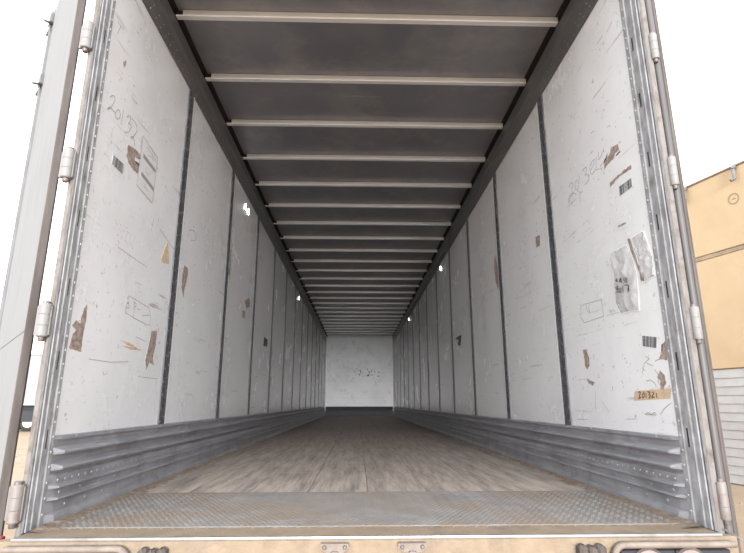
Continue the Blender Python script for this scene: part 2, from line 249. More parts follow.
MARKS = {
 'L_writing': [[(0.048,1.794),(0.061,1.812),(0.082,1.825),(0.092,1.821),(0.091,1.802),(0.074,1.765),(0.051,1.734),(0.04,1.732),(0.053,1.748),(0.08,1.753),(0.113,1.755)],[(0.128,1.782),(0.116,1.758),(0.121,1.738),(0.14,1.737),(0.156,1.754),(0.162,1.775),(0.148,1.787),(0.128,1.782)],[(0.182,1.811),(0.179,1.733)],[(0.224,1.799),(0.237,1.817),(0.265,1.824),(0.263,1.8),(0.247,1.779),(0.27,1.788),(0.281,1.777),(0.261,1.742),(0.23,1.718),(0.221,1.722)],[(0.278,1.823),(0.307,1.826),(0.337,1.819),(0.347,1.792),(0.319,1.747),(0.299,1.724),(0.289,1.729),(0.311,1.743),(0.332,1.731),(0.338,1.707)]],
 'L_smudge': [[(0.106,1.674),(0.106,1.652)],[(0.104,1.648),(0.106,1.62)],[(0.241,1.931),(0.269,1.924),(0.316,1.928)],[(0.029,2.184),(0.091,2.191)],[(0.06,2.188),(0.035,2.122)],[(0.247,1.262),(0.261,1.252)],[(0.288,1.267),(0.3,1.261)],[(0.324,1.254),(0.338,1.243)],[(0.367,1.259),(0.38,1.253)],[(0.271,1.211),(0.283,1.205)],[(0.313,1.214),(0.326,1.204)],[(0.414,1.211),(0.43,1.195)],[(0.441,1.199),(0.45,1.186)],[(0.288,1.186),(0.301,1.176)],[(0.352,1.274),(0.364,1.273)],[(0.357,1.214),(0.371,1.203)],[(0.602,0.765),(0.735,0.754)],[(0.297,0.569),(0.314,0.556)],[(0.32,0.559),(0.338,0.567)],[(0.164,0.615),(0.361,0.617),(0.55,0.634)],[(0.676,0.567),(0.949,0.568)],[(0.764,1.407),(1.01,1.355)],[(0.295,1.154),(0.502,1.149),(0.642,1.148)],[(0.67,1.47),(0.648,1.356)]],
 'L_torn': [[(0.274,1.677),(0.33,1.69),(0.406,1.696),(0.426,1.678),(0.398,1.663),(0.36,1.656),(0.357,1.636),(0.41,1.634),(0.414,1.587),(0.358,1.579),(0.303,1.59),(0.272,1.611),(0.268,1.652)],[(0.788,0.82),(0.869,0.831),(0.868,0.753),(0.846,0.675),(0.871,0.64),(0.806,0.651),(0.773,0.606),(0.75,0.659),(0.768,0.723),(0.784,0.774)],[(0.07,0.816),(0.091,0.839),(0.098,0.775),(0.089,0.698),(0.093,0.638),(0.001,0.644),(0.011,0.7),(0.032,0.72),(-0.002,0.737),(0.027,0.761),(0.058,0.751),(0.061,0.784)],[(0.121,2.035),(0.146,2.065),(0.151,2.046),(0.138,2.014)],[(1.219,1.314),(1.294,1.309),(1.296,1.247),(1.258,1.164),(1.253,1.102),(1.201,1.164),(1.194,1.246)],[(3.034,1.434),(3.27,1.508),(3.294,1.42),(3.133,1.372)],[(2.964,1.324),(3.102,1.335),(3.082,1.256),(2.963,1.255)],[(2.318,1.777),(2.373,1.766),(2.401,1.606),(2.388,1.493),(2.319,1.639)]],
 'L_tan': [[(0.896,1.383),(0.951,1.249),(0.858,1.229),(0.818,1.236)],[(0.437,0.727),(0.526,0.726),(0.643,0.708),(0.627,0.703),(0.521,0.712)],[(0.466,0.704),(0.574,0.705),(0.68,0.708),(0.673,0.701),(0.559,0.696)]],
 'L_black': [[(0.357,1.633),(0.382,1.639),(0.411,1.642),(0.408,1.627),(0.381,1.628)],[(4.205,1.213),(4.325,1.217),(4.324,1.11),(4.176,1.104)],[(4.328,1.207),(4.453,1.211),(4.446,1.123),(4.351,1.123)]],
 'L_barcode': [[(0.142,1.558),(0.255,1.563),(0.254,1.505),(0.14,1.507)]],
 'L_sheet': [[(0.419,1.806),(0.631,1.787),(0.619,1.508),(0.412,1.523)]],
 'L_sheet_bars': [[(0.455,1.708),(0.613,1.697)],[(0.456,1.605),(0.613,1.588)]],
 'L_sheet_lines': [[(0.484,1.776),(0.607,1.763)],[(0.511,1.744),(0.619,1.756)],[(0.503,1.665),(0.497,1.638),(0.548,1.641)],[(0.541,1.667),(0.565,1.653)],[(0.516,1.581),(0.504,1.555),(0.563,1.548)],[(0.396,1.79),(0.41,1.773),(0.405,1.722)],[(0.508,1.793),(0.623,1.78)],[(0.544,1.77),(0.582,1.742)]],
 'L_outline': [[(0.47,0.953),(0.453,0.939),(0.455,0.917),(0.446,0.887),(0.456,0.865),(0.551,0.855),(0.73,0.845),(0.763,0.851),(0.765,0.884),(0.73,0.938),(0.589,0.947),(0.47,0.953)],[(0.457,0.94),(0.473,0.941),(0.478,0.922),(0.457,0.917)],[(0.456,0.912),(0.48,0.915),(0.485,0.894),(0.45,0.889)],[(0.53,0.934),(0.562,0.93),(0.562,0.913),(0.536,0.912),(0.53,0.934)],[(0.53,0.902),(0.543,0.901),(0.546,0.856)],[(0.652,0.883),(0.745,0.901)],[(0.582,0.907),(0.618,0.908)]],
 'L_ring': [[(1.245,1.522),(1.248,1.569),(1.344,1.595),(1.413,1.583),(1.391,1.539),(1.302,1.51)]],
 'R_writing': [[(0.733,1.679),(0.722,1.694),(0.7,1.693),(0.678,1.677),(0.685,1.662),(0.701,1.651)],[(0.647,1.598),(0.683,1.62),(0.707,1.627),(0.751,1.623),(0.766,1.611),(0.76,1.597),(0.746,1.593),(0.745,1.61),(0.705,1.619),(0.687,1.637)],[(0.621,1.674),(0.642,1.676),(0.653,1.655),(0.653,1.629),(0.634,1.618),(0.612,1.623),(0.602,1.651),(0.621,1.674)],[(0.586,1.694),(0.585,1.657),(0.587,1.633)],[(0.543,1.688),(0.521,1.699),(0.496,1.695),(0.491,1.677),(0.506,1.663),(0.52,1.656),(0.494,1.651),(0.473,1.634),(0.481,1.613),(0.512,1.607),(0.535,1.606)],[(0.451,1.679),(0.426,1.691),(0.405,1.694),(0.401,1.678),(0.419,1.663),(0.449,1.654),(0.46,1.638),(0.435,1.623),(0.399,1.63),(0.36,1.618)],[(0.374,1.689),(0.39,1.636)],[(0.347,1.705),(0.349,1.676)],[(0.298,1.686),(0.342,1.666),(0.358,1.67)],[(0.318,1.627),(0.335,1.626),(0.342,1.612),(0.328,1.598)],[(0.617,1.6),(0.587,1.58)],[(0.604,1.587),(0.61,1.533)],[(0.436,1.741),(0.403,1.744)]],
 'R_smudge': [[(0.124,2.257),(0.068,2.27)],[(0.232,2.272),(0.176,2.27)],[(-0.016,1.963),(-0.055,1.903),(-0.078,1.892)],[(-0.087,1.927),(-0.062,1.893),(-0.09,1.832)],[(-0.034,1.85),(-0.065,1.87)],[(0.23,1.784),(0.204,1.78)],[(0.395,1.847),(0.368,1.842)],[(0.146,0.629),(0.121,0.617),(0.162,0.6),(0.187,0.559)],[(0.143,0.6),(0.101,0.585)],[(0.079,0.603),(0.038,0.61)],[(0.088,0.567),(0.067,0.546),(0.075,0.516),(0.053,0.49)],[(0.165,0.524),(0.133,0.528),(0.108,0.517),(0.093,0.501)],[(0.182,0.581),(0.166,0.569)],[(0.209,0.385),(0.182,0.391),(0.157,0.385),(0.131,0.393),(0.12,0.386)],[(0.202,0.383),(0.122,0.383)],[(0.091,0.385),(0.057,0.41),(0.011,0.43)],[(0.663,0.49),(0.684,0.4)],[(0.599,0.441),(0.535,0.39)],[(0.926,0.342),(0.793,0.344)],[(0.37,0.359),(0.286,0.362)],[(0.415,0.884),(0.395,0.863)],[(0.377,0.88),(0.367,0.862)],[(0.264,1.641),(0.198,1.617),(0.176,1.63)],[(0.417,0.87),(0.388,0.874)],[(4.273,1.536),(3.776,1.519),(3.367,1.523)],[(3.354,1.481),(3.231,1.447),(3.233,1.536)],[(1.902,1.238),(1.765,1.225)],[(1.848,1.264),(1.838,1.204)]],
 'R_torn': [[(0.214,1.665),(0.151,1.647),(0.148,1.615),(0.187,1.618),(0.201,1.602),(0.254,1.599),(0.309,1.591),(0.296,1.62),(0.265,1.635),(0.237,1.64)],[(0.268,1.499),(0.172,1.499),(0.064,1.497),(0.068,1.477),(0.17,1.489),(0.268,1.474)],[(0.242,1.264),(0.167,1.254),(0.172,1.247),(0.238,1.254)],[(0.766,0.719),(0.715,0.719),(0.712,0.693),(0.697,0.67),(0.704,0.627),(0.731,0.61),(0.757,0.628),(0.757,0.669)],[(0.751,0.564),(0.711,0.549),(0.66,0.537),(0.689,0.521),(0.729,0.532)],[(0.011,0.665),(-0.015,0.679),(-0.019,0.638),(-0.008,0.602),(0.052,0.606),(0.031,0.624),(0.015,0.635)],[(0.052,0.563),(0.025,0.544),(0.019,0.514),(0.046,0.482),(0.066,0.489),(0.056,0.52),(0.078,0.535)],[(2.425,1.754),(2.369,1.653),(2.338,1.519),(2.376,1.416),(2.449,1.504),(2.478,1.661)],[(1.354,1.575),(1.265,1.556),(1.282,1.486),(1.354,1.492)]],
 'R_black': [[(0.186,1.605),(0.143,1.608),(0.146,1.6),(0.178,1.6)],[(0.311,1.624),(0.262,1.65),(0.273,1.634),(0.299,1.623)],[(4.491,1.238),(4.106,1.235),(4.189,1.113),(4.358,1.142),(4.288,1.191)],[(0.015,0.665),(0.004,0.669),(0.022,0.632)]],
 'R_barcode': [[(0.191,1.444),(0.075,1.438),(0.076,1.392),(0.193,1.394)],[(0.153,0.722),(0.035,0.7),(0.05,0.652),(0.16,0.673)]],
 'R_strip': [[(0.268,0.484),(-0.011,0.489),(0.007,0.449),(0.288,0.442)]],
 'R_strip_text': [[(0.239,0.479),(0.225,0.48),(0.224,0.473),(0.234,0.464),(0.24,0.451),(0.222,0.457)],[(0.193,0.477),(0.209,0.467),(0.209,0.454),(0.197,0.457),(0.191,0.472)],[(0.178,0.472),(0.182,0.454)],[(0.165,0.479),(0.147,0.477),(0.155,0.468),(0.146,0.462),(0.159,0.451)],[(0.127,0.477),(0.118,0.471),(0.133,0.46),(0.137,0.455),(0.117,0.456)],[(0.098,0.471),(0.1,0.453)]],
 'R_outline': [[(0.735,0.962),(0.688,0.962),(0.486,0.949),(0.483,0.862),(0.712,0.862),(0.75,0.897),(0.735,0.962)],[(0.669,0.954),(0.659,0.922),(0.634,0.904),(0.643,0.938)]],
 'pouch1': [[(0.342,1.15),(0.304,1.154),(0.187,1.149),(0.163,1.111),(0.145,1.06),(0.131,0.997),(0.138,0.912),(0.149,0.832),(0.215,0.84),(0.305,0.845),(0.334,0.874),(0.337,0.937),(0.329,1.016),(0.342,1.102)]],
 'pouch1_paper': [[(0.314,1.071),(0.175,1.047),(0.152,1.007),(0.17,0.919),(0.189,0.864),(0.252,0.859),(0.321,0.889),(0.329,0.971)]],
 'pouch1_text': [[(0.267,1.006),(0.281,1.001),(0.266,0.991),(0.271,1.007)],[(0.23,1.002),(0.244,0.996),(0.228,0.991),(0.231,0.98),(0.246,0.988),(0.23,1.002)],[(0.207,0.992),(0.203,0.974)],[(0.191,0.992),(0.177,0.983),(0.193,0.982),(0.18,0.971),(0.196,0.972)],[(0.267,0.969),(0.289,0.967),(0.279,0.954),(0.268,0.967),(0.273,0.942),(0.29,0.945)],[(0.257,0.958),(0.261,0.939),(0.247,0.936),(0.242,0.957)],[(0.223,0.959),(0.227,0.932)],[(0.207,0.96),(0.172,0.954),(0.187,0.923)],[(0.171,0.952),(0.178,0.926)]],
 'pouch2': [[(0.143,1.166),(0.039,1.167),(0.016,1.11),(-0.003,1.039),(-0.003,0.952),(0.094,0.945),(0.097,0.993),(0.114,1.065)]],
 'pouch2_strip': [[(0.169,1.174),(0.15,1.167),(0.135,1.113),(0.11,1.042),(0.08,0.977),(0.082,0.953),(0.103,0.958),(0.103,0.987),(0.127,1.047),(0.152,1.11)]],
}


# ================================================================ FLOOR
floor = MB().box(-1.235, 1.235, SILL_Y, L+.05, -.12, -.035).build('floor', M['under'], kind='structure')
NP = 8; pw = 2*W/NP
for i in range(NP):
    x0 = -W + i*pw
    mb = MB(); g = .0009; dz = random.uniform(-.0004, .0004)
    prof = [(x0+g,-.035),(x0+g,-.003+dz),(x0+g+.003,dz),(x0+pw-g-.003,dz),(x0+pw-g,-.003+dz),(x0+pw-g,-.035)]
    mb.extrude(prof, .68, L, lambda p,a:(p[0],a,p[1]), closed=True, caps=True)
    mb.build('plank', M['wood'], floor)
MB().bbox(-W, W, -.050, .68, -.035, .0015, .001).build('tread_plate', M['tread'], floor)
mb = MB()
# raised diamond lugs of the tread plate
px, py = .0245, .022
for j in range(int(.80/py)):
    yy = -.036 + j*py
    if yy > .665: break
    for i in range(int(2.375/px)):
        xx = -1.18 + i*px + (px/2 if j % 2 else 0)
        if abs(xx) > 1.185: continue
        a = math.radians(40 if (i+j) % 2 else -40); ca, sa = math.cos(a), math.sin(a); l, h = .0092, .0028
        P = [(-l,0),(0,-h),(l,0),(0,h)]
        vs_ = [(xx+p*ca-q*sa, yy+p*sa+q*ca, .0015) for p,q in P] + [(xx-.005*ca, yy-.005*sa, .0028),(xx+.005*ca, yy+.005*sa, .0028)]
        mb.add(vs_, [(0,1,4),(1,5,4),(1,2,5),(2,3,5),(3,4,5),(3,0,4)])
mb.build('tread_lug', M['tread'], floor, kind='stuff')
# grit swept up against both walls
for s_ in (-1, 1):
    mb = MB(); rr = random.Random(5+s_); y = -.12; pv = None
    while y < 4.5:
        wd = rr.uniform(.03,.10)*(1 if y < 1.2 else .6); h_ = rr.uniform(.003,.007)
        cur = [(s_*(W-.018), y, h_+.004), (s_*(W-.018-wd*.4), y, h_*.8), (s_*(W-.018-wd), y, -.001)]
        n0 = len(mb.v); mb.v += cur
        if pv is not None: mb.f += [(pv,pv+1,n0+1,n0),(pv+1,pv+2,n0+2,n0+1)]
        pv = n0; y += rr.uniform(.02,.05)
    mb.build('grit', M['grit'], floor, kind='stuff', smooth=False)
# two grimy steel steps between tread plate and nosing
mb = MB(); mb.bbox(-1.19, 1.19, SILL_Y-.002, -.052, -.035, -.001, .002)
for k in range(58): mb.rivet((-1.15+k*.0402, -.064, -.001), (0,0,1), .005, .002)
mb.build('threshold_strip', M['sand_dirt'], floor)
MB().extrude([(-.009,-.003),(-.008,.002),(-.004,.003),(.004,.002),(.008,-.001),(.006,-.006),(-.009,-.006)], -1.185, 1.185, lambda p,a:(a,SILL_Y-.004+p[0],p[1]), closed=True, caps=True).build('sill_nosing', M['nose'], floor, label='bright metal nosing along the floor edge')
# rear sill plate below the nosing
MB().bbox(-1.235, 1.235, SILL_Y-.012, SILL_Y+.03, -.36, -.007, .003).build('sill_plate', M['sand_dirt'], floor)
mb = MB()
for k in range(27): mb.box(-1.2, 1.2, .3+k*.61, .36+k*.61, -.22, -.12)
mb.build('crossmember', M['under'], floor)

# ================================================================ WALLS
def post_mesh():
    """splice post: hat strip with two rows of rivets beside a row of open slots (centred on y=0, facing +x)"""
    mb = MB(); h = .048; e = .007; z0, z1 = KICK-.02, ZT+.02
    mb.add([(0,-h,z0),(e,-h+.004,z0),(e,-.008,z0),(0,-h,z1),(e,-h+.004,z1),(e,-.008,z1)], [(0,1,4,3),(1,2,5,4)])
    mb.add([(0,h,z0),(e,h-.004,z0),(e,.008,z0),(0,h,z1),(e,h-.004,z1),(e,.008,z1)], [(1,0,3,4),(2,1,4,5)])
    z = z0
    while z < z1 - .05:
        a, b = z + .012, z + .040
        mb.add([(e,-.008,z),(e,.008,z),(e,.008,a),(e,-.008,a)], [(0,1,2,3)])
        mb.add([(e,-.008,b),(e,.008,b),(e,.008,z+.05),(e,-.008,z+.05)], [(0,1,2,3)])
        mb.add([(e,-.008,a),(e,.008,a),(e,.008,b),(e,-.008,b),(-.004,-.008,a),(-.004,.008,a),(-.004,.008,b),(-.004,-.008,b)], [(0,1,5,4),(1,2,6,5),(2,3,7,6),(3,0,4,7)])
        z += .05
    return mb.mesh('splice_post', M['postm'])
def post_rivets():
    mb = MB(); z = KICK + .02
    while z < ZT:
        mb.rivet((.007,-.030,z), (1,0,0), .0045, .0025); mb.rivet((.007,.030,z+.025), (1,0,0), .0045, .0025); z += .075
    return mb.mesh('post_rivet', M['rivet'])
PM = post_mesh(); PR = post_rivets()
SLOTSHADE = MB().box(-.006,-.0045,-.012,.012,KICK,ZT).mesh('slot_shade', M['black'])  # black sheet added behind the slots to paint their inner shade
def panel_mesh(y0, y1, z0, z1):
    mb = MB(); mb.bbox(-.02, 0, y0, y1, z0, z1, .0015); return mb.mesh('panel', M['panel'])
stdp = panel_mesh(.010, PITCH-.010, KICK-.02, ZT+.06)
firstp = panel_mesh(-.022, SEAM0-.010, KICK-.02, ZT+.06)
lastp = panel_mesh(.010, L-(SEAM0+(NSEAM-1)*PITCH)-.001, KICK-.02, ZT+.06)
beadm = MB().bbox(0,.006,.049,.060,KICK,ZT+.02,.001).mesh('panel_bead', M['bead'])
# profile of the corrugated kick plate: (protrusion, height)
KP = [(.0,.315),(.012,.313),(.013,.300),(.003,.290)]
for zc in (.252, .195): KP += [(.001,zc+.020),(.027,zc+.007),(.030,zc),(.027,zc-.006),(.004,zc-.011),(.001,zc-.016)]
KP += [(.002,.174),(.009,.169),(.009,.138),(.024,.131),(.026,.124),(.009,.119),(.009,.097),(.024,.090),(.026,.083),(.009,.077),(.009,.036),(.018,.030),(.022,.018),(.022,-.002)]
def kick_mesh(y0, y1):
    mb = MB(); ya = y0
    if y0 < 0:       # the ridges are pressed flat where they run behind the corner post
        ya = .020; n_ = len(KP)
        mb.add([(min(p[0],.003)+.12*p[0],y0,p[1]) for p in KP]+[(p[0],ya,p[1]) for p in KP], [(j,j+1,n_+j+1,n_+j) for j in range(n_-1)])
    mb.extrude(KP, ya, y1, lambda p,a:(p[0],a,p[1]))
    mb.extrude([(0,.315),(0,-.002)], y0, y1, lambda p,a:(p[0],a,p[1]))
    for a in ((y1,) if y0 < 0 else (y0, y1)): mb.add([(p[0],a,p[1]) for p in KP] + [(0,a,-.002)], [tuple(range(len(KP)+1))])
    return mb.mesh('kick_plate', M['kick'])
kicks = [kick_mesh(-.021, SEAM0-.001)] + [kick_mesh(.001, PITCH*4-.001), kick_mesh(.001, L-SEAM0-PITCH*12+PITCH*4)]
krv = MB()
for k in range(200): krv.rivet((.010, .03+k*.0508, .150), (1,0,0), .0065, .0035)
for k in range(90):
    krv.rivet((.010, .05+k*.152, .105), (1,0,0), .0065, .0035); krv.rivet((.010, .10+k*.152, .056), (1,0,0), .0065, .0035)
for k in range(50): krv.rivet((.0125, .12+k*.305, .306), (1,0,0), .006, .003)
KRM = krv.mesh('kick_rivet', M['rivet'])
# rear corner post profile: plan view (x inward from the wall plane, y)
CP1 = [(.0,.003),(.004,.001),(.004,-.030),(-.001,-.034)]
CP2 = [(-.001,-.076),(.003,-.080),(.003,-.090),(-.002,-.094),(-.002,-.110),(.001,-.112),(.001,-.126),(-.004,-.129),(-.004,-.134),(-.002,-.138),(-.004,-.150)]
def corner_mesh():
    mb = MB(); z0, z1 = -.002, 2.86
    mb.extrude(CP1, z0, z1, lambda p,a:(p[0],p[1],a)); mb.extrude(CP2, z0, z1, lambda p,a:(p[0],p[1],a))
    zs = [2.32 - .288*k for k in range(9)] ; zs = sorted(z for z in zs if z > .02)
    prev = z0; y0, y1, s0, s1 = -.034, -.076, -.046, -.060
    def q(ya, yb, a, b): mb.add([(-.001,ya,a),(-.001,yb,a),(-.001,yb,b),(-.001,ya,b)], [(0,1,2,3)])
    q(y0,s0,z0,z1); q(s1,y1,z0,z1)
    for z in zs:
        a, b = z-.035, z+.035; q(s0,s1,prev,a); prev = b
        mb.add([(-.001,s0,a),(-.001,s1,a),(-.001,s1,b),(-.001,s0,b),(-.003,s0,a),(-.003,s1,a),(-.003,s1,b),(-.003,s0,b)], [(0,1,5,4),(1,2,6,5),(2,3,7,6),(3,0,4,7)])
    q(s0,s1,prev,z1)
    return mb.mesh('corner_post', M['galv'])
CM = corner_mesh()
cr_ = MB()
for k in range(52): cr_.rivet((.004, -.014 + (.002 if k%2 else -.002), .04+k*.054), (1,0,0), .006, .0035)
CRV = cr_.mesh('corner_rivet', M['rivet'])

slotdark = MB().box(-.0045,-.003,-.066,-.040,0,2.6).mesh('slot_shade', M['black'])  # black strip painting the shade inside the corner post slots

def polys_prism(mb, polys, side, t0, t1):
    for P in polys:
        n = len(P); X0 = side*(W - t0); X1 = side*(W - t1)
        vs_ = [(X0, y, z) for y, z in P] + [(X1, y, z) for y, z in P]
        mb.add(vs_, [tuple(range(n-1,-1,-1)), tuple(range(n,2*n))] + [(j,(j+1)%n,n+(j+1)%n,n+j) for j in range(n)])
    return mb
def ribbons(mb, lines, side, wd, t0, t1):
    for P in lines:
        for (a, b), (c, d) in zip(P[:-1], P[1:]):
            L_ = math.hypot(c-a, d-b) or 1e-6; ux, uz = (c-a)/L_, (d-b)/L_; nx, nz_ = -uz*wd/2, ux*wd/2
            e = wd*.3; a2, b2, c2, d2 = a-ux*e, b-uz*e, c+ux*e, d+uz*e
            polys_prism(mb, [[(a2+nx,b2+nz_),(c2+nx,d2+nz_),(c2-nx,d2-nz_),(a2-nx,b2-nz_)]], side, t0, t1)
    return mb

def side_wall(side, name):
    X = side*W
    wall = MB().box(side*(W+.037), side*(W+.012), -.03, L+.05, -.12, ZC+.02).build(name, M['galv'], kind='structure')
    def put(nm, me, y, **tg):
        o = link(nm, me, wall, (X, y, 0), **tg)
        if side > 0: o.scale = (-1, 1, .972 if nm.startswith('kick') else 1)
        return o
    # every mesh above is drawn for the left wall (inward = +x) and mirrored for the right one
    put('panel', firstp, 0)
    put('kick_plate', kicks[0], 0)
    for i in range(NSEAM):
        y = SEAM0 + i*PITCH
        put('panel', lastp if i == NSEAM-1 else stdp, y)
        sp = put('splice_post', PM, y)
        b = link('post_rivet', PR, sp, kind='stuff'); link('slot_shade', SLOTSHADE, sp)
        put('panel_bead', beadm, y)
    for i in range(3): put('kick_plate', kicks[2] if i == 2 else kicks[1], SEAM0 + i*4*PITCH)
    put('kick_rivet', KRM, 0, kind='stuff')
    cp = put('corner_post', CM, -.020)
    link('corner_rivet', CRV, cp, kind='stuff'); link('slot_shade', slotdark, cp)
    cp.scale = (cp.scale[0], .72 if side < 0 else .93, 1)
    fm = MB().bbox(-.024 if side < 0 else -.029, -.004, -.130 if side < 0 else -.162, -.012, -.10, 2.86, .003).mesh('corner_face', M['edge'])
    put('corner_face', fm, 0, label='rust-speckled beige rear face of the corner post')
    return wall
wl = side_wall(-1, 'wall_left'); wr = side_wall(1, 'wall_right')

# marks that belong to the liner itself
def ragged(P, seed):
    r_ = random.Random(seed); out = []; n = len(P)
    for (a,b),(c,d) in zip(P, P[1:]+P[:1]):
        k = max(1, int(math.hypot(c-a,d-b)/.009))
        for j in range(k):
            q = .0028 if j else 0
            out.append((a+(c-a)*j/k + r_.uniform(-q,q), b+(d-b)*j/k + r_.uniform(-q,q)))
    return out
def mk(wall, side, key, name, m, t=.0012, **tg):
    polys_prism(MB(), [ragged(P, i) for i, P in enumerate(MARKS[key])], side, 0.0, t).build(name, M[m], wall, **tg)
def rb(wall, side, key, name, m, wd, t=.0010, **tg):
    ribbons(MB(), MARKS[key], side, wd, 0.0, t).build(name, M[m], wall, **tg)
rb(wl, -1, 'L_writing', 'handwriting', 'inksoft', .0038, label='hand-written number 20132 in thin black marker')
rb(wl, -1, 'L_smudge', 'scratch', 'outline', .0032)
for P in MARKS['L_torn']: MARKS['_'] = [P]; mk(wl, -1, '_', 'torn_patch', 'torn')
for P in MARKS['L_tan']: MARKS['_'] = [P]; mk(wl, -1, '_', 'residue_patch', 'tanm')
mk(wl, -1, 'L_black', 'gouge', 'blackm', .0022)
rb(wl, -1, 'L_outline', 'sticker_ghost', 'outline', .0035, label='outline left by a peeled sticker')
rb(wl, -1, 'L_ring', 'scrape_ring', 'outline', .006)
rb(wr, 1, 'R_writing', 'handwriting', 'inksoft', .0030, label='hand-written number 201321 climbing in thin black marker')
rb(wr, 1, 'R_smudge', 'scratch', 'outline', .0032)
for P in MARKS['R_torn']: MARKS['_'] = [P]; mk(wr, 1, '_', 'torn_patch', 'torn')
mk(wr, 1, 'R_black', 'gouge', 'blackm', .0022)
rb(wr, 1, 'R_outline', 'sticker_ghost', 'outline', .0035, label='outline left by a peeled sticker')

# front bulkhead
wf = MB().box(-1.235, 1.235, L+.012, L+.05, -.12, ZC+.02).build('wall_front', M['galv'], kind='structure')
for z0, z1 in ((.315,.596),(.600,1.170),(1.174,1.612),(1.618,2.70)):
    MB().bbox(-1.165, 1.165, L-.012, L+.012, z0, z1, .002).build('panel', M['bulkhead'], wf)
for s in (-1, 1): MB().bbox(s*1.165, s*1.196, L-.05, L+.012, .14, 2.74, .003).build('corner_trim', M['rail'], wf)
for s in (-1, 1): MB().bbox(s*1.157, s*1.165, L-.024, L-.012, .16, 2.70, .001).build('panel_bead', M['bead'], wf)
MB().bbox(-1.178, 1.178, L-.03, L+.012, 2.70, 2.739, .003).build('header_trim', M['rail'], wf)
mb = MB(); mb.extrude(KP[:18]+[(.008,.0)], -1.175, 1.175, lambda p,a:(a, L-.012-p[0]*.7, p[1]))
mb.box(-1.175,1.175,L-.011,L+.012,0,.312); mb.build('kick_plate', M['under'], wf)
mb = MB()
for k in range(30):
    a, b = random.gauss(.25,.28), random.gauss(1.42,.10)
    mb.box(a, a+random.uniform(.01,.05), L-.0135, L-.0118, b, b+random.uniform(.01,.05))
mb.box(.27,.34,L-.0135,L-.0118,1.34,1.40).build('gouge', M['blackm'], wf)

# ================================================================ CEILING
ceil = MB().box(-1.235, 1.235, -.01, L+.05, ZC, ZC+.02).build('ceiling', M['roof'], kind='structure')
def bow_tree(parent, y):
    x0, x1 = -1.163, 1.163
    mb = MB()
    prof = [(0,ZB+.038),(0,ZB+.004),(.004,ZB),(.038,ZB),(.042,ZB+.004),(.042,ZC-.0005)]
    mb.extrude(prof, x0+.042, x1, lambda p,a:(a,p[0],p[1]), closed=False)
    mb.extrude([(.001,ZB+.006),(.004,ZB),(.038,ZB),(.042,ZB+.004),(.042,ZC-.0005)], x0, x0+.042, lambda p,a:(a,p[0],p[1]))
    mb.add([(x0+.042,p[0],p[1]) for p in prof], [tuple(range(len(prof)))])
    b = mb.build('bow', M['bow'], parent); b.location = (0,y,0)
    e = MB().box(x0, x0+.0415, .006, .040, ZB+.004, ZC-.001).build('notch_shade', M['black'], b)  # black block stands in for the shaded hollow at the bow's cut end
    return b
b0 = bow_tree(ceil, .583)
for k in range(1, 26):
    c = copy_tree(b0, ceil); c.location = (0, .583 + k*.6155, 0)
    if c.location.y > L-.1: bpy.data.objects.remove(c.children[0]); bpy.data.objects.remove(c); break
for s in (-1, 1): MB().box(s*1.148, s*1.197, 0, L, ZC-.003, ZC+.001).build('gap_shade_strip', M['black'], ceil)  # black strip painted in for the dark gap between rail and roof
# scuffed patch on the first bays of the roof sheet
mb = MB(); mb.bbox(-.20,.13,1.455,1.475,ZC-.0012,ZC+.001,.0004); mb.bbox(-.235,-.20,1.44,1.485,ZC-.0012,ZC+.001,.0004)
mb.build('scuff_mark', M['scuff'], ceil)
rp = [(.0,ZT),(.006,ZT-.001),(.008,ZT+.006),(.008,2.590),(.014,2.598),(.030,2.612),(.030,2.700),(.024,2.706),(.0,2.706)]
for s, n in ((-1,'trim_1'),(1,'trim_2')):
    mb = MB(); mb.extrude(rp, -.02, L-.05, lambda p,a:(s*(W-p[0]),a,p[1]), closed=True, caps=True)
    t = mb.build(n, M['rail'], kind='structure')
    r2 = MB()
    for k in range(215):
        r2.rivet((s*(W-.008), .02+k*.0743, ZT+.030), (-s,0,0), .0045, .0025)
        r2.rivet((s*(W-.008), .055+k*.0743, ZT+.078), (-s,0,0), .0045, .0025)
    r2.build('rail_rivet', M['rivet'], t, kind='stuff')
# rear header above the opening
hd = MB().bbox(-1.235, 1.235, -.158, -.012, 2.745, 2.90, .006).build('trim_3', M['edge'], kind='structure')
MB().bbox(-1.19, 1.19, -.05, -.012, 2.70, 2.745, .003).build('header_seal', M['rubber'], hd)

# ================================================================ REAR DOORS, SWUNG OPEN
HZ = [2.52, 1.975, 1.378, .745, .110]
def hinge(parent, s, z, dirty, r):
    hx, hy = (1.2335 if s > 0 else -1.2235), (-.166 if s > 0 else -.146)
    z -= (.012 if s < 0 else .010 + .01*z)
    m = M['hingedirt'] if dirty else M['hinge']
    h = MB(); h.lathe((hx,hy,z-.062), (0,0,1), [(0,r*.86),(.004,r),(.040,r),(.0415,r*.93),(.043,r),(.081,r),(.0825,r*.93),(.084,r),(.120,r),(.124,r*.86)], 20)
    h.bbox(hx-s*(.016 if s > 0 else .024), hx, hy+.0, hy+.012, z-.056, z+.056, .002)
    h.bbox(hx, hx+s*(.022 if s > 0 else .034), hy+.004, hy+.016, z-.056, z+.056, .002)
    o = h.build('hinge', m, parent, smooth=True)
    p = MB(); p.lathe((hx,hy,z-.078), (0,0,1), [(0,r*.45),(.003,r*.55),(.016,r*.55)], 10)
    p.lathe((hx,hy,z+.062), (0,0,1), [(0,r*.62),(.009,r*.62),(.012,r*.4)], 10)
    p.build('hinge_pin', M['darksteel'], o, smooth=True)
    return o
